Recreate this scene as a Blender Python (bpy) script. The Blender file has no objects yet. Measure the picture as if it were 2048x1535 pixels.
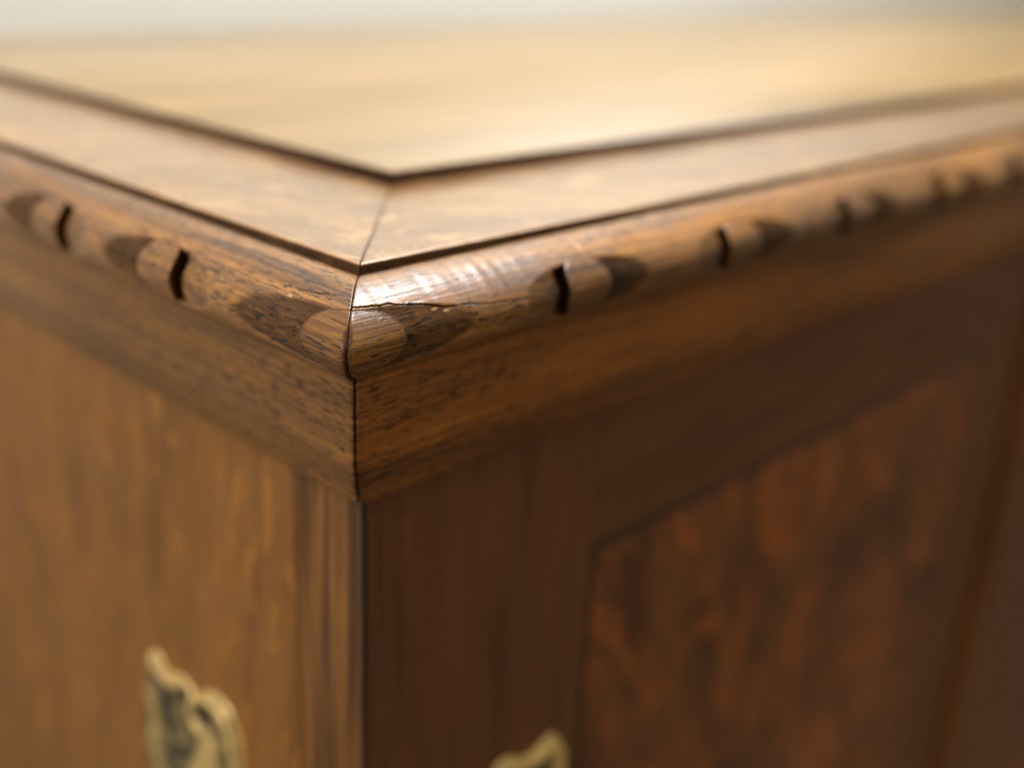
import bpy, math, random
import numpy as np
from mathutils import Matrix, Vector

# ------------------------------------------------------------------ camera, world, lights, exposure
sc = bpy.context.scene
COL = sc.collection
random.seed(4); rng = np.random.default_rng(4)

CAM = Vector((-0.162200, -0.203229, 0.072728))
RT = Vector((0.69753752, -0.71518324, 0.04420791))
UP = Vector((0.23263005, 0.28438052, 0.93005967))
FW = Vector((0.67773495, 0.63846743, -0.36473919))
cam = bpy.data.cameras.new('camera')
cam.sensor_width = 36.0
cam.lens = 2287.94 / 2048 * 36.0
cam.clip_start = 0.01; cam.clip_end = 50.0
cam.dof.use_dof = True
cam.dof.focus_distance = 0.2525
cam.dof.aperture_fstop = 3.8
cam.dof.aperture_blades = 7
co = bpy.data.objects.new('camera', cam); COL.objects.link(co)
m = Matrix.Identity(4)
for i in range(3):
    m[i][0] = RT[i]; m[i][1] = UP[i]; m[i][2] = -FW[i]; m[i][3] = CAM[i]
co.matrix_world = m
sc.camera = co

w = bpy.data.worlds.new('World'); sc.world = w; w.use_nodes = True
bg = w.node_tree.nodes['Background']
bg.inputs[1].default_value = 1.0
# dim room: pale walls and ceiling around, dark floor below
_nt = w.node_tree
_tc = _nt.nodes.new('ShaderNodeTexCoord'); _sp = _nt.nodes.new('ShaderNodeSeparateXYZ'); _rm = _nt.nodes.new('ShaderNodeValToRGB')
_mr = _nt.nodes.new('ShaderNodeMapRange'); _mr.inputs[1].default_value = -0.5; _mr.inputs[2].default_value = 0.5
_nt.links.new(_tc.outputs['Generated'], _sp.inputs[0]); _nt.links.new(_sp.outputs[2], _mr.inputs[0])
_nt.links.new(_mr.outputs[0], _rm.inputs[0]); _nt.links.new(_rm.outputs[0], bg.inputs[0])
_rm.color_ramp.elements[0].position = 0.25; _rm.color_ramp.elements[0].color = (0.11, 0.082, 0.052, 1)
_rm.color_ramp.elements[1].position = 0.62; _rm.color_ramp.elements[1].color = (0.42, 0.365, 0.265, 1)

def area(name, loc, target, sx, sy, power, col):
    l = bpy.data.lights.new(name, 'AREA'); l.shape = 'RECTANGLE'; l.size = sx; l.size_y = sy
    l.energy = power; l.color = col
    o = bpy.data.objects.new(name, l); COL.objects.link(o); o.location = loc
    o.rotation_euler = (Vector(target) - Vector(loc)).to_track_quat('-Z', 'Y').to_euler()
    return o
area('window_light', (-1.25, 0.1, 0.85), (0.4, 0.5, 0.1), 1.1, 1.0, 15, (1.0, 0.95, 0.87))
area('ceiling_light', (0.74, 0.14, 1.24), (0.5, 0.42, 0.1), 0.50, 0.50, 29, (0.98, 0.98, 0.97))

vs = sc.view_settings
vs.view_transform = 'Standard'; vs.look = 'None'; vs.exposure = 0.18; vs.gamma = 1.0
vs.use_curve_mapping = False

# ------------------------------------------------------------------ materials
def new_mat(name):
    mt = bpy.data.materials.new(name); mt.use_nodes = True
    nt = mt.node_tree; nt.nodes.clear()
    return mt, nt
class NB:
    def __init__(s, nt): s.nt = nt
    def n(s, t, **kw):
        nd = s.nt.nodes.new(t)
        for k, v in kw.items(): setattr(nd, k, v)
        return nd
    def put(s, sock, v):
        if isinstance(v, bpy.types.NodeSocket): s.nt.links.new(v, sock)
        elif v is not None: sock.default_value = v
    def math(s, op, a, b=None, c=None, clamp=False):
        nd = s.n('ShaderNodeMath', operation=op); nd.use_clamp = clamp
        for i, v in enumerate((a, b, c)):
            if v is not None: s.put(nd.inputs[i], v)
        return nd.outputs[0]
    def mix(s, f, a, b):
        nd = s.n('ShaderNodeMix', data_type='RGBA')
        s.put(nd.inputs[0], f); s.put(nd.inputs[6], a); s.put(nd.inputs[7], b)
        return nd.outputs[2]
    def rng(s, v, a, b, c=0.0, d=1.0, smooth=True):
        nd = s.n('ShaderNodeMapRange'); nd.interpolation_type = 'SMOOTHSTEP' if smooth else 'LINEAR'
        s.put(nd.inputs[0], v)
        for i, x in enumerate((a, b, c, d)): nd.inputs[1 + i].default_value = x
        return nd.outputs[0]
    def noise(s, vec, detail=2.0, rough=0.5, dist=0.0):
        nd = s.n('ShaderNodeTexNoise'); nd.inputs['Scale'].default_value = 1.0
        s.put(nd.inputs['Vector'], vec)
        nd.inputs['Detail'].default_value = detail; nd.inputs['Roughness'].default_value = rough
        nd.inputs['Distortion'].default_value = dist
        return nd.outputs[0]

def c4(c): return (c[0], c[1], c[2], 1.0)
def wood(name, axis, dark, mid, light, fleck=None, fscale=(40, 160), fth=(0.56, 0.66), famt=0.6,
         pore=0.8, pth=(0.60, 0.68), big=(5, 45), streak=(22, 800), rough=0.38, coat=0.5, coat_rough=0.16,
         bump=0.25, seed=0.0, attrs=False, fdist=0.6, streak_amt=0.45, slant=0.0, spec=0.5, pscale=(230, 2300), coat_ior=1.5, chip_col=(0.62, 0.34, 0.12), hf=0.0, pdist=0.1):
    """stained oak; axis = direction of the grain, object coordinates in metres"""
    mt, nt = new_mat(name); b = NB(nt)
    tc = b.n('ShaderNodeTexCoord'); sp = b.n('ShaderNodeSeparateXYZ')
    nt.links.new(tc.outputs['Object'], sp.inputs[0])
    X, Y, Z = sp.outputs
    if axis == 'X': L, A, B = X, Y, Z
    elif axis == 'Y': L, A, B = Y, X, Z
    else: L, A, B = Z, X, Y
    L = b.math('ADD', L, seed)
    if slant: 
        A = b.math('MULTIPLY_ADD', L, slant, A); B = b.math('MULTIPLY_ADD', L, slant, B)
    def vec(kl, ka):
        cb = b.n('ShaderNodeCombineXYZ')
        b.put(cb.inputs[0], b.math('MULTIPLY', L, kl)); b.put(cb.inputs[1], b.math('MULTIPLY', A, ka))
        b.put(cb.inputs[2], b.math('MULTIPLY', B, ka)); return cb.outputs[0]
    tb = b.rng(b.noise(vec(*big), 3, 0.55, 0.4), 0.3, 0.7)
    ts = b.rng(b.noise(vec(*streak), 2, 0.6, 0.2), 0.3, 0.7)
    t = b.math('ADD', b.math('MULTIPLY', tb, 1 - streak_amt), b.math('MULTIPLY', ts, streak_amt))
    col = b.mix(b.rng(t, 0.1, 0.5), c4(dark), c4(mid))
    col = b.mix(b.rng(t, 0.5, 0.95), col, c4(light))
    if fleck:
        f = b.rng(b.noise(vec(*fscale), 2, 0.5, fdist), fth[0], fth[1])
        col = b.mix(b.math('MULTIPLY', f, famt), col, c4(fleck))
    pm = None
    if pore > 0:
        pn = b.noise(vec(*pscale), 1.0, 0.5, pdist)
        gate = b.rng(b.noise(vec(9, 140), 2, 0.5, 0.3), 0.38, 0.6, -0.05, 0.03)
        pm = b.rng(b.math('ADD', pn, gate), pth[0], pth[1])
        pm2 = b.math('MULTIPLY', pm, pore)
        col = b.mix(pm2, col, c4([x * 0.22 for x in dark]))
    smudge = b.noise(vec(30, 30), 3, 0.6)
    r = b.rng(smudge, 0.3, 0.7, rough - 0.06, rough + 0.08)
    bs = b.n('ShaderNodeBsdfPrincipled')
    if attrs:
        at = b.n('ShaderNodeAttribute', attribute_name='stain')  # darkens stained joints, and carries shade painted on scoops and frame step
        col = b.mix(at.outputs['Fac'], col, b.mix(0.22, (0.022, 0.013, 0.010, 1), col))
        ac = b.n('ShaderNodeAttribute', attribute_name='chip')
        col = b.mix(ac.outputs['Fac'], col, c4(chip_col))
        r = b.math('ADD', r, b.math('MULTIPLY', at.outputs['Fac'], 0.12))
        cw = b.math('MULTIPLY', b.math('SUBTRACT', 1.0, at.outputs['Fac'], clamp=True), coat)
        b.put(bs.inputs['Coat Weight'], b.math('ADD', b.math('MULTIPLY', cw, 0.9), 0.1 * coat))
        b.put(bs.inputs['Specular IOR Level'], b.rng(at.outputs['Fac'], 0, 1, spec, spec * 0.4))
    else:
        bs.inputs['Coat Weight'].default_value = coat; bs.inputs['Specular IOR Level'].default_value = spec
    b.put(bs.inputs['Base Color'], col); b.put(bs.inputs['Roughness'], r)
    b.put(bs.inputs['Coat Roughness'], b.rng(smudge, 0.3, 0.7, coat_rough - 0.04, coat_rough + 0.05))
    bs.inputs['IOR'].default_value = 1.5; bs.inputs['Coat IOR'].default_value = coat_ior
    h = b.math('MULTIPLY', ts, 0.35)
    if hf: h = b.math('ADD', h, b.math('MULTIPLY', b.noise(vec(45, 2100), 3, 0.6), hf))
    if pm is not None: h = b.math('SUBTRACT', h, pm)
    bp = b.n('ShaderNodeBump'); bp.inputs['Strength'].default_value = bump; bp.inputs['Distance'].default_value = 0.00025
    b.put(bp.inputs['Height'], h)
    nt.links.new(bp.outputs[0], bs.inputs['Normal'])
    bp2 = b.n('ShaderNodeBump'); bp2.inputs['Strength'].default_value = bump * 0.5; bp2.inputs['Distance'].default_value = 0.00025
    b.put(bp2.inputs['Height'], h); nt.links.new(bp2.outputs[0], bs.inputs['Coat Normal'])
    out = b.n('ShaderNodeOutputMaterial'); nt.links.new(bs.outputs[0], out.inputs[0])
    return mt

# frame and moulding: warm mid oak;  r = runs along X (front), l = runs along Y (side)
OAKM = dict(dark=(0.070, 0.025, 0.004), mid=(0.220, 0.085, 0.011), light=(0.45, 0.190, 0.026))
M = {}
for ax in 'XY':
    M['frame' + ax] = wood('oak_frame_' + ax, ax, (0.17, 0.076, 0.021), (0.26, 0.122, 0.034), (0.36, 0.180, 0.052),
                           fleck=(0.54, 0.31, 0.095), fscale=(60, 110), fth=(0.55, 0.68), famt=0.55, pore=0.75,
                           rough=0.38, coat=1.0, coat_rough=0.20, bump=0.22, seed=0.31 if ax == 'X' else 0.9, slant=0.25, attrs=True, pscale=(420, 1600), pth=(0.585, 0.635), chip_col=(0.50, 0.22, 0.05))
    M['mould' + ax] = wood('oak_moulding_' + ax, ax, attrs=True, pore=0.95, pth=(0.57, 0.63), rough=0.40, coat=0.65, coat_rough=0.20, coat_ior=1.5, spec=0.42,
                           bump=0.42, hf=0.8, seed=0.5 if ax == 'X' else 1.7, **OAKM)
    M['band' + ax] = wood('oak_band_' + ax, ax, dark=(0.130, 0.046, 0.011) if ax == 'X' else (0.13, 0.053, 0.011), mid=(0.285, 0.098, 0.016) if ax == 'X' else (0.235, 0.098, 0.018),
                          light=(0.42, 0.150, 0.024) if ax == 'X' else (0.34, 0.148, 0.028), pscale=(190, 2400), streak=(18, 1000), pdist=0.0,
                          attrs=True, pore=0.95, pth=(0.575, 0.635), rough=0.40, coat=0.12, coat_rough=0.18, bump=0.5, spec=0.28, hf=0.6, seed=2.5 if ax == 'X' else 3.7)
M['top'] = wood('honey_veneer_top', 'X', (0.20, 0.122, 0.044), (0.28, 0.172, 0.062), (0.36, 0.225, 0.085), pore=0.2,
                rough=0.42, coat=0.7, coat_rough=0.20, bump=0.08, big=(3, 22), streak=(6, 120), streak_amt=0.4)
M['side'] = wood('golden_side_veneer', 'Z', (0.165, 0.067, 0.014), (0.225, 0.092, 0.019), (0.27, 0.113, 0.024),
                 fleck=(0.37, 0.150, 0.022), fscale=(38, 200), fth=(0.55, 0.68), famt=0.75, pore=0.3, rough=0.5, coat=0.08, spec=0.25,
                 bump=0.1, slant=0.12, seed=0.13, streak_amt=0.3)
M['post'] = wood('streaky_corner_oak', 'Z', (0.055, 0.022, 0.006), (0.17, 0.068, 0.016), (0.28, 0.118, 0.026),
                 big=(9, 190), streak=(14, 420), pore=0.4, rough=0.5, coat=0.08, spec=0.25, bump=0.15, seed=0.77)
M['stile'] = wood('dark_stile_veneer', 'Z', (0.100, 0.036, 0.013), (0.140, 0.050, 0.018), (0.170, 0.062, 0.021), pore=0.4,
                  rough=0.46, coat=0.15, coat_rough=0.24, spec=0.32, bump=0.1, big=(8, 60), streak=(16, 400), seed=1.9)
M['rail'] = wood('dark_rail_veneer', 'X', (0.100, 0.036, 0.013), (0.140, 0.050, 0.018), (0.170, 0.062, 0.021), pore=0.4,
                 rough=0.46, coat=0.15, coat_rough=0.24, spec=0.32, bump=0.1, big=(8, 60), streak=(16, 400), seed=2.9)
M['panel'] = wood('figured_door_panel', 'Z', (0.095, 0.034, 0.013), (0.165, 0.056, 0.018), (0.21, 0.070, 0.021),
                  fleck=(0.48, 0.130, 0.020), fscale=(20, 34), fth=(0.44, 0.72), famt=0.55, pore=0.3, rough=0.46, coat=0.15, spec=0.32,
                  coat_rough=0.24, bump=0.1, big=(16, 34), streak=(12, 200), seed=0.4, fdist=1.2, streak_amt=0.2, slant=0.25)
M['jamb'] = wood('door_edge_oak', 'Z', (0.10, 0.035, 0.010), (0.17, 0.062, 0.016), (0.22, 0.085, 0.02), pore=0.3, rough=0.42,
                 coat=0.4, bump=0.1)
M['inlay'] = wood('dark_inlay', 'Z', (0.014, 0.011, 0.008), (0.018, 0.014, 0.010), (0.024, 0.019, 0.013), pore=0.0, coat=0.3, rough=0.45)
M['core'] = wood('black_stained_core', 'Z', (0.006, 0.005, 0.005), (0.010, 0.008, 0.007), (0.014, 0.011, 0.010), pore=0.0, coat=0.0, rough=0.7)
M['edge'] = wood('red_brown_edge', 'Z', (0.025, 0.008, 0.004), (0.05, 0.016, 0.006), (0.08, 0.027, 0.009), pore=0.3, coat=0.1, spec=0.25, rough=0.5)

def mk_wall():
    mt, nt = new_mat('matte_white_wall'); b = NB(nt)
    tc = b.n('ShaderNodeTexCoord')
    mp = b.n('ShaderNodeMapping'); mp.inputs['Scale'].default_value = (2.5, 2.5, 2.5); nt.links.new(tc.outputs['Object'], mp.inputs[0])
    n = b.noise(mp.outputs[0], 4, 0.6)
    col = b.mix(b.rng(n, 0.3, 0.7), (0.80, 0.785, 0.72, 1), (0.84, 0.825, 0.765, 1))
    bs = b.n('ShaderNodeBsdfPrincipled'); b.put(bs.inputs['Base Color'], col); bs.inputs['Roughness'].default_value = 0.9
    bs.inputs['Specular IOR Level'].default_value = 0.2
    out = b.n('ShaderNodeOutputMaterial'); nt.links.new(bs.outputs[0], out.inputs[0]); return mt
M['wall'] = mk_wall()

def mk_brass():
    mt, nt = new_mat('aged_brass'); b = NB(nt)
    tc = b.n('ShaderNodeTexCoord')
    mp = b.n('ShaderNodeMapping'); mp.inputs['Scale'].default_value = (160, 160, 160); nt.links.new(tc.outputs['Object'], mp.inputs[0])
    n = b.noise(mp.outputs[0], 4, 0.6)
    at = b.n('ShaderNodeAttribute', attribute_name='patina')
    f = b.math('ADD', at.outputs['Fac'], b.rng(n, 0.35, 0.70, -0.1, 0.2), clamp=True)
    col = b.mix(f, (0.74, 0.52, 0.19, 1), (0.040, 0.032, 0.018, 1))
    bs = b.n('ShaderNodeBsdfPrincipled'); b.put(bs.inputs['Base Color'], col)
    b.put(bs.inputs['Metallic'], b.rng(f, 0, 1, 0.2, 0.0)); b.put(bs.inputs['Roughness'], b.rng(f, 0, 1, 0.38, 0.7))
    bp = b.n('ShaderNodeBump'); bp.inputs['Strength'].default_value = 0.3; bp.inputs['Distance'].default_value = 0.0004
    b.put(bp.inputs['Height'], n); nt.links.new(bp.outputs[0], bs.inputs['Normal'])
    out = b.n('ShaderNodeOutputMaterial'); nt.links.new(bs.outputs[0], out.inputs[0]); return mt
M['brass'] = mk_brass()

# ------------------------------------------------------------------ helpers
MM = 0.001
CW, CD, BOT = 1.75, 0.51, -0.80          # top frame plan size, cabinet underside
def mesh_obj(name, V, F, mat, parent=None, attrs=None, smooth=True):
    V = np.asarray(V, np.float32)
    me = bpy.data.meshes.new(name)
    F = np.asarray(F, np.int32)
    used, inv = np.unique(F, return_inverse=True)
    inv = inv.reshape(F.shape); V2 = V[used]
    n, k = F.shape
    me.vertices.add(len(V2)); me.vertices.foreach_set('co', V2.ravel())
    me.loops.add(n * k); me.loops.foreach_set('vertex_index', inv.astype(np.int32).ravel())
    me.polygons.add(n); me.polygons.foreach_set('loop_start', np.arange(0, n * k, k, dtype=np.int32))
    me.update(calc_edges=True)
    if smooth: me.polygons.foreach_set('use_smooth', np.ones(n, bool))
    for an, av in (attrs or {}).items():
        a = me.attributes.new(an, 'FLOAT', 'POINT'); a.data.foreach_set('value', np.asarray(av, np.float32).ravel()[used])
    me.materials.append(mat)
    o = bpy.data.objects.new(name, me); COL.objects.link(o)
    if parent is not None:
        o.parent = parent
        if parent.type == 'EMPTY': o.location = -parent.location
    return o

def box(name, lo, hi, mat, parent, bev=0.0006):
    """box with chamfered edges"""
    import bmesh
    bm = bmesh.new()
    vs_ = [bm.verts.new((x, y, z)) for z in (lo[2], hi[2]) for y in (lo[1], hi[1]) for x in (lo[0], hi[0])]
    for f in ((0, 2, 3, 1), (4, 5, 7, 6), (0, 1, 5, 4), (2, 6, 7, 3), (0, 4, 6, 2), (1, 3, 7, 5)): bm.faces.new([vs_[i] for i in f])
    if bev: bmesh.ops.bevel(bm, geom=bm.edges[:], offset=bev, segments=2, profile=0.5, affect='EDGES')
    me = bpy.data.meshes.new(name); bm.to_mesh(me); bm.free(); me.materials.append(mat)
    o = bpy.data.objects.new(name, me); COL.objects.link(o); o.parent = parent
    if parent is not None and parent.type == 'EMPTY': o.location = -parent.location
    return o

def resample(pts, step):
    """Catmull-Rom through pts then even arc-length samples"""
    P = np.asarray(pts, float); P = np.vstack([2 * P[0] - P[1], P, 2 * P[-1] - P[-2]])
    out = []
    for i in range(1, len(P) - 2):
        for t in np.linspace(0, 1, 40, endpoint=False):
            a, b_, c, d = P[i - 1:i + 3]
            out.append(0.5 * (2 * b_ + (c - a) * t + (2 * a - 5 * b_ + 4 * c - d) * t * t + (3 * b_ - a - 3 * c + d) * t ** 3))
    out.append(P[-2]); out = np.array(out)
    L = np.r_[0, np.cumsum(np.hypot(*np.diff(out, axis=0).T))]
    n = max(2, int(L[-1] / step) + 1); s = np.linspace(0, L[-1], n)
    return np.stack([np.interp(s, L, out[:, 0]), np.interp(s, L, out[:, 1])], 1), s

def normals(P):
    T = np.gradient(P, axis=0); T /= np.hypot(*T.T)[:, None]
    return np.stack([-T[:, 1], T[:, 0]], 1)       # profile runs top -> bottom on the outside: normal points out

def sstep(x, a, b_):
    t = np.clip((x - a) / (b_ - a), 0, 1); return t * t * (3 - 2 * t)
def vnoise(x, seed):
    r = np.random.default_rng(seed).normal(size=4096); i = np.floor(x).astype(int) % 4095; f = x - np.floor(x)
    f = f * f * (3 - 2 * f); return r[i] * (1 - f) + r[i + 1] * f
def frame_coords(side, u, o, z):
    """u = distance along the side from its own mitre, o = outwards, z up (metres)."""
    if side == 'front': return np.stack([u - o, -o, z], -1)
    if side == 'left': return np.stack([-o, u - o, z], -1)
    if side == 'back': return np.stack([u - o, CD + o, z], -1)
    if side == 'right': return np.stack([CW + o, u - o, z], -1)
FLIP = {'front': False, 'left': True, 'back': True, 'right': False}
def grid_faces(nu, nv, flip):
    i, j = np.meshgrid(np.arange(nu - 1), np.arange(nv - 1), indexing='ij')
    a = i * nv + j; b_ = a + 1; c = a + nv + 1; d = a + nv
    F = np.stack([a, b_, c, d], -1).reshape(-1, 4)
    return F[:, ::-1] if flip else F

def sweep(name, side, prof, mat, parent, gap=0.15e-3, samples=None, wear=0.3e-3, stain_w=0.35e-3, smooth=True, step=None, step_shade=None, rim=None):
    """mitred board: profile (o,z) in mm swept along one side of the cabinet top"""
    if step: P, _ = resample(prof, step)
    else: P = np.asarray(prof, float)
    P = P * MM
    N = normals(P)
    L = CW if side in ('front', 'back') else CD
    us = np.r_[0, 0.12e-3, 0.3e-3, 0.6e-3, 1e-3, np.arange(2e-3, 0.16, 1.3e-3)] if samples is None else np.asarray(samples)
    us = us[us < 0.165]
    nu = len(us)
    U = np.r_[us, (L - us[us < 0.004])[::-1]]
    o = np.tile(P[:, 0], (len(U), 1)); z = np.tile(P[:, 1], (len(U), 1))
    end = np.minimum(U, L - U)[:, None]
    jn = 1 + 0.45 * vnoise(np.arange(len(P)) * (0.35 if step else 1.0), 33)[None, :]
    d = wear * np.exp(-end / (0.35e-3 * np.clip(jn, 0.3, 2))) + 0.035e-3 * vnoise(U * 420, 41)[:, None] * (P[:, 0] > -0.6e-3)[None, :]
    uu = np.where(np.arange(len(U))[:, None] < nu, U[:, None] + gap, U[:, None] + 2 * o - gap)
    st = np.exp(-end / (stain_w * np.clip(jn, 0.4, 2))) * np.ones_like(o)
    ch = np.zeros_like(st)
    if step_shade is not None: st = np.maximum(st, ((z < step_shade * MM) & (o > -0.02)) * 1.0)  # shadow line below the frame edge painted into the board colour
    if rim is not None: ch = ((z < -0.04e-3) & (z > -0.35e-3)) * rim
    V = frame_coords(side, uu, o - d * N[:, 0], z - d * N[:, 1])
    F = grid_faces(len(U), len(P), FLIP[side])
    ob = mesh_obj(name, V.reshape(-1, 3), F, mat, parent, dict(stain=st, chip=ch), smooth=smooth)  # stain holds joint stain plus the painted step shadow
    return ob

# ------------------------------------------------------------------ the setting: the pale wall
def wall():
    y0, y1 = 0.60, 0.70
    o = box('wall', (-2.2, y0, -1.0), (4.2, y1, 2.0), M['wall'], None, 0.004)
    o['kind'] = 'structure'
wall()

# ------------------------------------------------------------------ the cabinet
cab = bpy.data.objects.new('oak_cabinet', None); COL.objects.link(cab)
cab.location = (CW / 2, CD / 2, BOT)
cab['label'] = 'polished oak cabinet with carved, mitred top edge and brass mounts in front of white wall'
cab['category'] = 'cabinet'
CAR = 3.0 * MM

# carcass (inner box) keeps the light out of the joints
box('carcass', (0.016, 0.016, BOT), (CW - 0.016, CD - 0.003, -0.006), M['core'], cab, 0)

# raised centre panel
INS, PH = 63.0, 4.5
def raised_panel():
    i = INS * MM; h = PH * MM
    rows = [(0.0, -0.001), (0.0, h - 0.0011), (0.00010, h - 0.0007), (0.0003, h - 0.0003), (0.0007, h)]
    V = []; 
    for (d, z) in rows:
        V += [(i + d, i + d, z), (CW - i - d, i + d, z), (CW - i - d, CD - 0.012 - d, z), (i + d, CD - 0.012 - d, z)]
    F = []
    for r in range(len(rows) - 1):
        for k in range(4):
            F.append((4 * r + k, 4 * r + (k + 1) % 4, 4 * r + 4 + (k + 1) % 4, 4 * r + 4 + k))
    t = 4 * (len(rows) - 1)
    p = mesh_obj('top_panel', V, F[8:] + [(t, t + 1, t + 2, t + 3)], M['top'], cab, smooth=False)
    mesh_obj('panel_edge', V, F[:8], M['edge'], p, smooth=False)
raised_panel()

# mitred frame boards round the raised panel
FP = [(-INS - 4, 0), (-INS * 0.5, 0), (-0.9, 0), (-0.45, -0.06), (-0.15, -0.22), (0, -0.5), (0, -0.9), (0, -5)]
for side, ax in (('front', 'X'), ('left', 'Y'), ('right', 'Y')):
    sweep('frame_board', side, FP, M['frame' + ax], cab, gap=0.17e-3, wear=0.15e-3, stain_w=0.25e-3, smooth=True, step_shade=-0.45, rim=0.55)
sweep('frame_board', 'back', [(-14, 0), (-0.9, 0), (-0.2, -0.3), (0, -0.8), (0, -26)], M['frameX'], cab, smooth=True)

# carved nosing: buttons between gouged scoops
PROF = [(-1.5, -2.7), (0.9, -2.5), (2.8, -1.9), (6.2, -2.1), (9.8, -3.5), (13.4, -5.8), (16.6, -8.5), (18.5, -11.0), (19.0, -13.4),
        (18.5, -16.0), (17.0, -18.6), (14.9, -20.8), (12.0, -23.0), (9.2, -24.8), (6.5, -25.3)]
def moulding(side, centres, c_end, mat, cracks, chips):
    P, arc = resample(PROF, 0.2)
    N = normals(P); wz = np.interp(-12.6, -P[:, 1][::1], arc) if False else arc[np.argmin(np.hypot(P[:, 0] - 19, P[:, 1] + 12.6))]
    wv = arc - wz
    L = (CW if side == 'front' else CD) * 1000
    us = np.r_[0, 0.1, 0.25, np.arange(0.45, 95, 0.25), np.arange(95, 260, 0.5), np.arange(260, 520, 0.8)]
    if L > 520: us = np.r_[us, np.arange(520, L + 1, 2.2)]
    us = us[us < L]; us = np.r_[us, L]
    U, W = np.meshgrid(us, wv, indexing='ij')
    o = np.tile(P[:, 0], (len(us), 1)); z = np.tile(P[:, 1], (len(us), 1))
    s = U - o                                             # position along the side from the frame corner (mm)
    d = np.zeros_like(s); stain = np.zeros_like(s); chip = np.zeros_like(s)  # stain holds joint and crack stain plus painted shade of scoops and quirk
    cat = np.zeros(s.shape, int)                          # 0 plain, 2k+1 button k, 2k+2 scoop k
    units = [(-19.0, 16.5, 10.0, c_end + 19.0, 9.2)] + [(c, 8.3, 9.8, 27.0, 9.2) for c in centres]
    for k, (c, rs, rw, a, b_) in enumerate(units):
        jit = np.random.default_rng(k + (7 if side == 'front' else 70)).normal(size=4) if k else np.zeros(4)
        c = c + 0.7 * jit[0]; a = a * (1 + 0.05 * jit[1]); b_ = b_ + 0.3 * jit[2]; rs = rs + 0.25 * jit[3]
        q = (np.abs((s - c) / rs) ** 2.5 + np.abs(W / rw) ** 2.5) ** 0.4; e = np.hypot((s - c) / a, W / b_)
        inb = q < 1; ins = (e < 1) & ~inb
        dep = (3.6 if k else 3.4) * np.clip(1 - e, 0, 1) ** 0.8
        if k: dep = dep + (s < c) * 5.6 * (1 - sstep((q - 1) * rs, 1.6 if side == 'front' else 2.2, 5.2)) * sstep(1 - e, 0.0, 0.25)        # deep stop cut beside the button
        dep = dep * (0.93 + 0.05 * vnoise(s / 3.0 + 50 * k, 3) * np.clip((1 - e) * 3, 0, 1))
        dep = dep + 0.018 * np.sin(s * 2.1 + 1.5 * vnoise(W / 4 + 9 * k, 8)) * np.clip((1 - e) * 4, 0, 1)   # gouge marks
        wallf = sstep(q, 1.0, 1.0 + 0.35 / rs)
        d = np.where(ins, dep * wallf, d)
        d = np.where(inb, 0.22 * sstep(q, 0.93, 1.0) ** 1.5 + 0.05, d)
        stain = np.where(ins, (np.where((s < c), 0.40, 0.85 if k else 0.80) + np.where((s < c), 0.60, 0.15 if k else 0.08) * (1 - sstep((q - 1) * rs, 1.8, 5.0))) * sstep(1 - e, 0.0, 0.10), stain)  # shade of far scoops and stop-cut walls put into the colour
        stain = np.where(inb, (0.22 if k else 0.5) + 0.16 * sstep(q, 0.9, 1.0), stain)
        cat = np.where(inb, 2 * k + 1, np.where(ins, 2 * k + 2, cat))
    gr = sstep(W, W.min() + (6.0 if side == 'front' else 7.5), W.min() + 2.5); stain = np.maximum(stain, 0.9 * gr)      # shadow line in the quirk under the frame, put into the colour
    # hand-worked surface: slight waviness along the run
    d += 0.10 * vnoise(s / 9.0, 11) * np.exp(-((W) / 12.0) ** 2) + 0.04 * vnoise(s / 2.3, 12)
    # cracks (v-shaped splits that follow the grain)
    for path, wid, dp in cracks:
        pa = np.array(path); zc = np.interp(s, pa[:, 0], pa[:, 1]) + 0.03 * vnoise(s / 0.9, 21) + 0.08 * vnoise(s / 2.9, 22)
        wc = np.interp(-zc, -P[:, 1][30:], wv[30:])         # z falls monotonically from index 6 on
        ws = np.interp(s, pa[:, 0], pa[:, 2])
        inside = (s > pa[0, 0] - 0.01) & (s < pa[-1, 0])
        g = np.clip(1 - np.abs(W - wc) / (wid * ws + 1e-6), 0, 1) * inside
        lip = np.clip(1 - np.abs(np.abs(W - wc) - 1.5 * wid * ws) / (0.9 * wid * ws + 1e-6), 0, 1) * inside
        d -= 0.10 * lip * np.clip(ws, 0, 1)
        d += dp * sstep(g, 0, 0.7); stain = np.maximum(stain, np.where(g > 0.12, 1.0, stain))
    for (cs, cz, ls, lw) in chips:
        wc = np.interp(-cz, -P[:, 1][30:], wv[30:])
        g = np.maximum(np.abs(s - cs) / ls, np.abs(W - wc) / lw) + 0.12 * vnoise(s * 3, 5) + 0.1 * vnoise(W * 3, 6)
        chip = np.maximum(chip, (g < 1) * 1.0); d += 0.25 * (g < 1)
    # mitre: open joint, worn and dark, wider over the button
    low = sstep(W, -7.5, -3.0)
    d += (0.30 + 0.9 * low) * np.exp(-U / (0.25 + 0.75 * low))
    stain = np.maximum(stain, np.clip(1.25 * np.exp(-(U / (0.25 + (1.35 + 0.35 * vnoise(W * 0.9, 17)) * low)) ** 2), 0, 1) * (0.6 + 0.4 * low))
    chip = chip * (stain < 0.9)
    far = U >= L - 0.001
    uu = np.where(far, L + 2 * o - 0.15, U + 0.12)
    ND = N + sstep(np.abs(wv), 12.0, 9.0)[:, None] * np.array([[1.1, 0.15]]); ND /= np.hypot(*ND.T)[:, None]
    V = frame_coords(side, uu * MM, (o - d * ND[:, 0]) * MM, (z - d * ND[:, 1]) * MM)
    F = grid_faces(len(us), len(wv), FLIP[side])
    cf = cat.reshape(-1)[F]                                # face category = majority-ish (max keeps rims whole)
    fc = np.where(np.all(cf == cf[:, :1], axis=1), cf[:, 0], cf.max(1))
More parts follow.
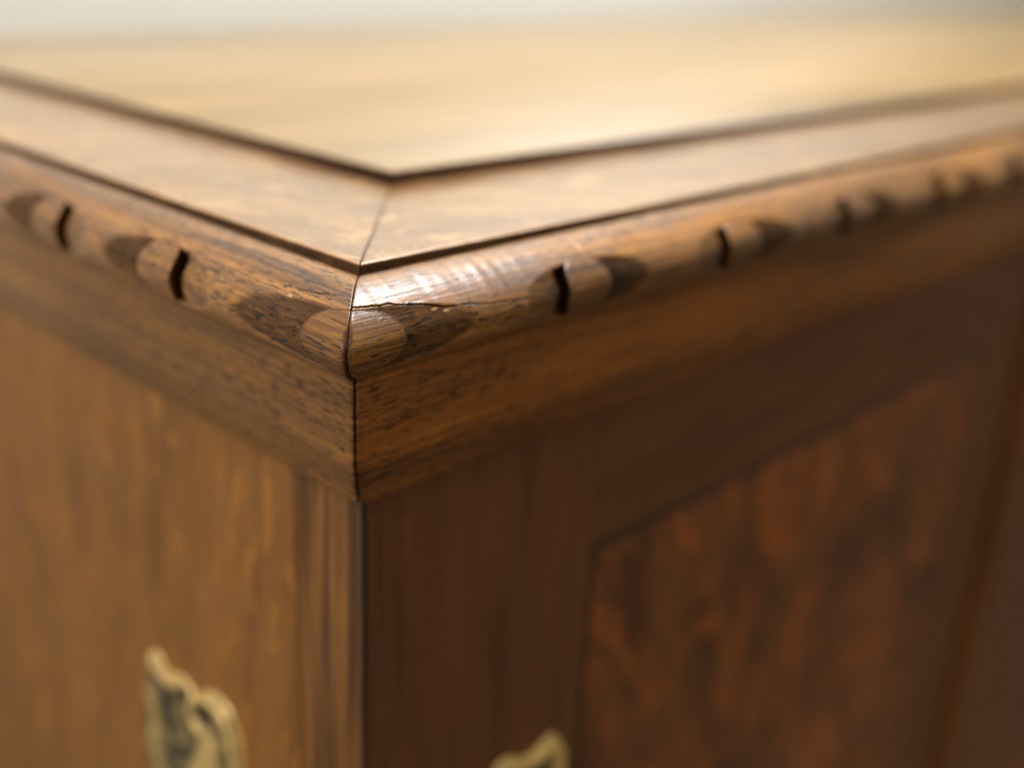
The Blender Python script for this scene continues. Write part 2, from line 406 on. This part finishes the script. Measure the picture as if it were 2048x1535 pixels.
    att = dict(stain=stain, chip=chip); VV = V.reshape(-1, 3)
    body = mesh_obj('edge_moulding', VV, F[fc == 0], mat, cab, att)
    for k in range(len(units)):
        for c, nm in ((2 * k + 1, 'carved_button'), (2 * k + 2, 'carved_scoop')):
            if not np.any(fc == c): continue
            if c % 2: mesh_obj(nm, VV, F[fc == c], mat, body, att); continue
            sel = np.where(fc == c)[0]; sm = s.reshape(-1)[F[sel, 0]]
            cc = -1e9 if k == 0 else units[k][0]
            for h in (sm < cc, sm >= cc):
                if h.any(): mesh_obj(nm, VV, F[sel[h]], mat, body, att)
    return body

crack_front = ([(-16.0, -4.9, 0.7), (-7.3, -5.5, 1.0), (-0.1, -6.3, 0.9), (6, -7.0, 1.2), (9.5, -8.0, 1.5), (12, -8.7, 1.0), (16, -8.8, 0.8),
                (25.4, -10.0, 0.9), (32, -10.5, 0.7), (39.5, -11.3, 0.5), (46, -12.4, 0.1)], 0.26, 0.9)
crack_side = ([(-5.0, -4.6, 0.1), (-2.0, -4.7, 0.7), (4.0, -5.0, 0.6), (12.0, -5.5, 0.1)], 0.28, 0.5)
moulding('front', [63.2 + 73.0 * k for k in range(23)], 21.0, M['mouldX'], [crack_front],
         [(8.4, -8.3, 0.9, 0.28), (11.4, -9.0, 0.9, 0.3), (13.2, -8.9, 0.6, 0.25)])
moulding('left', [62.0 + 64.0 * k for k in range(7)], 26.0, M['mouldY'], [crack_side], [(7.5, -6.6, 1.0, 0.42)])
for side, ax in (('right', 'Y'),):
    sweep('edge_moulding', side, PROF, M['mould' + ax], cab, step=1.0)

# plain frieze band under the nosing
BP = [(7.0, -23.0), (8.0, -24.0), (8.35, -26), (8.3, -33), (8.35, -40), (8.3, -46.0), (8.1, -47.6), (7.6, -49.0), (6.9, -50.8), (6.1, -52.8), (5.3, -54.8),
      (4.5, -56.8), (3.7, -58.8), (2.8, -60.4), (1.8, -61.3), (-1, -61.5), (-14, -61.5)]
bsamp = np.r_[0, 0.15, 0.3, 0.5, 0.8, 1.2, 2, 4, 8, 16, 40, 90, 180, 320] * MM
for side, ax in (('front', 'X'), ('left', 'Y'), ('right', 'Y')):
    sweep('frieze_band', side, BP, M['band' + ax], cab, gap=0.2e-3, samples=bsamp, wear=0.9e-3, stain_w=1.15e-3, step=0.35)

# side (left) face: streaky corner post + veneered side panel
ZT = -0.0605
box('joint_line', (CAR - 0.00015, CAR - 0.00015, BOT), (CAR + 0.0010, CAR + 0.0010, ZT), M['core'], cab, 0.0003)
box('corner_post', (CAR, CAR + 0.0011, BOT), (CAR + 0.018, 0.0335, ZT), M['post'], cab, 0.0005)
box('side_panel', (CAR, 0.0337, BOT), (CAR + 0.018, CD - 0.002, ZT), M['side'], cab, 0.0004)
box('end_panel', (CW - CAR - 0.018, CAR, BOT), (CW - CAR, CD - 0.002, ZT), M['side'], cab, 0.0004)

# front (right) face: door with inlaid line round a figured panel
def door(x0, x1, first):
    y0, y1 = CAR, CAR + 0.012
    d = box('door', (x0 + 0.004, y1 - 0.004, BOT + 0.002), (x1 - 0.001, y1 + 0.004, ZT - 0.0005), M['core'], cab, 0.0)
    zt, zb = -0.1135, BOT + 0.075
    l, r = x0 + 0.0945, x1 - 0.062
    iw = 0.0034
    bx = lambda n, lo, hi, mt, bv=0.0004: box(n, lo, hi, mt, d, bv)
    bx('stile', (x0, y0, BOT + 0.001), (l, y1, ZT), M['stile'])
    bx('stile', (r, y0, BOT + 0.001), (x1, y1, ZT), M['stile'])
    bx('rail', (l + 0.0001, y0, zt), (r - 0.0001, y1, ZT), M['rail'])
    bx('rail', (l + 0.0001, y0, BOT + 0.001), (r - 0.0001, y1, zb), M['rail'])
    yi = y0 + 0.0007
    bx('inlay_line', (l + 0.0001, yi, zb + 0.0001), (l + iw, y1, zt - 0.0001), M['inlay'], 0.0002)
    bx('inlay_line', (r - iw, yi, zb + 0.0001), (r - 0.0001, y1, zt - 0.0001), M['inlay'], 0.0002)
    bx('inlay_line', (l + iw + 0.0001, yi, zt - iw), (r - iw - 0.0001, y1, zt - 0.0001), M['inlay'], 0.0002)
    bx('inlay_line', (l + iw + 0.0001, yi, zb + 0.0001), (r - iw - 0.0001, y1, zb + iw), M['inlay'], 0.0002)
    bx('door_panel', (l + iw + 0.0001, y0 + 0.0002, zb + iw + 0.0001), (r - iw - 0.0001, y1, zt - iw - 0.0001), M['panel'])
    return d
d1 = door(CAR + 0.0011, 0.4675, True)
_p = box('centre_post', (0.4725 + 0.0052, -0.0030, BOT), (0.560, 0.014, ZT - 0.0012), M['stile'], cab, 0.0008)
box('edge_bead', (0.4725, -0.0060, BOT), (0.4725 + 0.0050, 0.014, ZT - 0.0012), M['jamb'], _p, 0.0015)
door(0.5635, 1.030, False)
_p = box('centre_post', (1.0335 + 0.0052, -0.0030, BOT), (1.121, 0.014, ZT - 0.0012), M['stile'], cab, 0.0008)
box('edge_bead', (1.0335, -0.0060, BOT), (1.0335 + 0.0050, 0.014, ZT - 0.0012), M['jamb'], _p, 0.0015)
door(1.1245, CW - CAR - 0.019, False)

# ------------------------------------------------------------------ brass mounts
def poly_inside(px, py, poly):
    ins = np.zeros(px.shape, bool); n = len(poly)
    for i in range(n):
        x1, y1 = poly[i]; x2, y2 = poly[(i + 1) % n]
        c = (y1 > py) != (y2 > py)
        ins ^= c & (px < (x2 - x1) * (py - y1) / (y2 - y1 + 1e-12) + x1)
    return ins
def pl_dist(px, py, pl):
    best = np.full(px.shape, 1e9)
    for (x1, y1), (x2, y2) in zip(pl[:-1], pl[1:]):
        dx, dy = x2 - x1, y2 - y1; t = np.clip(((px - x1) * dx + (py - y1) * dy) / (dx * dx + dy * dy + 1e-12), 0, 1)
        best = np.minimum(best, np.hypot(px - x1 - t * dx, py - y1 - t * dy))
    return best
def brass_plate(name, outline, ridges, pits, place, step=0.45, grooves=(), parent=None):
    """relief plate: outline, raised ridges [(polyline, height, half width)], sunk pits [(a, z, r)] in mm"""
    ol, _ = resample(outline + [outline[0]], 0.6)
    a0, a1 = ol[:, 0].min() - 1, ol[:, 0].max() + 1; z0, z1 = ol[:, 1].min() - 1, ol[:, 1].max() + 1
    A, Z = np.meshgrid(np.arange(a0, a1, step), np.arange(z0, z1, step), indexing='ij')
    ins = poly_inside(A, Z, ol); db = pl_dist(A, Z, ol.tolist())
    H = 0.9 + 0.3 * sstep(db, 0, 6)
    for pl, h, hw in ridges:
        r, _ = resample(pl, 0.8)
        H = np.maximum(H, 1.0 + h * np.sqrt(np.clip(1 - (pl_dist(A, Z, r.tolist()) / hw) ** 2, 0, 1)))
    for (pa, pz, pr) in pits:
        H -= 1.3 * np.exp(-((A - pa) ** 2 + (Z - pz) ** 2) / pr ** 2)
    gd = np.zeros_like(H)
    for pl, h, hw in grooves:
        r, _ = resample(pl, 0.8); g = np.exp(-(pl_dist(A, Z, r.tolist()) / hw) ** 2)
        H -= h * g; gd = np.maximum(gd, g)
    H = (np.clip(H, 0.1, None) * 0.8 + 0.5) * sstep(db, -0.2, 0.8) * ins
    pat = np.clip(np.clip(1.62 - H / 1.75, 0, 1) + 0.9 * gd, 0, 1) * sstep(db, 0.3, 1.2) 
    F = grid_faces(A.shape[0], A.shape[1], False)
    F = F[ins.reshape(-1)[F].any(1)]
    V = place(A.reshape(-1) * MM, Z.reshape(-1) * MM, H.reshape(-1) * MM)
    return mesh_obj(name, V, F, M['brass'], parent, dict(patina=pat))

def mirror(pl, zc): return [(a, 2 * zc - z) for a, z in pl]
ZC = -207.0
side_top = [(131, ZC), (130, -195), (126, -180), (122.5, -168.5), (119.5, -165.2), (115.5, -166.5), (111.5, -170.5), (107, -168.6), (102.5, -166.6), (97, -168.2),
            (93, -170.6), (89, -166.2), (82, -162.8), (75, -162.6), (69.5, -166.6), (66.4, -175), (65.6, -186), (66.8, -197), (66.0, ZC)]
side_out = side_top + [p for p in mirror(side_top, ZC)[::-1]][1:-1]
scroll = [(89.5, -181.5), (93.5, -178), (93.0, -171.5), (86, -166.2), (77, -166.0), (71, -171.5), (68.8, -182), (69.0, -196), (71.5, ZC)]
leaf = [(119.5, -168), (114, -172), (108, -172), (103, -170)]
vein = [(104, -171), (107, -182), (101, -194), (104, ZC)]
vein2 = [(124, -184), (121, -196), (125, ZC)]
bowl = [(83, -184), (86, -193), (92, -203), (92, ZC)]
rid = []
for pl, h, hw in ((scroll, 2.8, 2.0), (leaf, 2.2, 2.6), (vein2, 1.0, 4.0), (bowl, 1.5, 7.0)):
    rid += [(pl, h, hw), (mirror(pl, ZC), h, hw)]
pits = []
for (a, z, r) in ((89.0, -176.0, 3.0), (112, -179, 3.6), (113, -190, 3.2), (76, -187, 3.2), (111, -202, 2.6), (78, -199, 2.5), (97, -180, 2.4)):
    pits += [(a, z, r), (a, 2 * ZC - z, r)]
grv = []
for pl, h, hw in (([(84, -171.5), (78, -171), (74.2, -176), (73, -185), (73.5, -197), (76, ZC)], 1.6, 1.3),
                  ([(116, -174), (111, -178), (112.5, -186), (109, -191)], 1.6, 2.4), ([(104, -173), (106, -178)], 1.2, 1.5), ([(97, -196), (103, -199), (108, -203)], 1.2, 1.8), ([(98, -171), (100, -178), (95, -186)], 1.2, 1.2)):
    grv += [(pl, h, hw), (mirror(pl, ZC), h, hw)]
brass_plate('brass_mount', side_out, rid, pits, lambda a, z, h: np.stack([CAR - h, a, z - 0.0035], -1), grooves=grv, parent=cab)

fr_top = [(92, ZC), (92.3, -196), (91.5, -186), (89, -179.5), (85.5, -175.4), (82, -175.0), (78, -176.8), (73, -177.5), (68, -175.6), (63, -173.0), (58.5, -172.6), (56.2, -176),
          (57.0, -183), (56.0, -194), (57.2, ZC)]
fr_out = fr_top + [p for p in mirror(fr_top, ZC)[::-1]][1:-1]
rid = []
for pl, h, hw in (([(60, -176), (66, -177.5), (73, -180), (80, -179), (84, -178.4)], 2.4, 2.8), ([(85, -179), (88, -187), (87.5, -197), (88, ZC)], 2.6, 3.0),
                  ([(60, -178), (61, -188), (60, -197), (61, ZC)], 2.2, 2.8), ([(74, -193), (75, ZC)], 1.8, 6.0)):
    rid += [(pl, h, hw), (mirror(pl, ZC), h, hw)]
pits = []
for (a, z, r) in ((73.5, -186.0, 3.4), (66, -184, 2.4), (81, -190, 2.4), (66.5, -198, 2.6)):
    pits += [(a, z, r), (a, 2 * ZC - z, r)]
brass_plate('brass_mount', fr_out, rid, pits, lambda a, z, h: np.stack([a, CAR - h, z - 0.0055], -1), parent=d1)
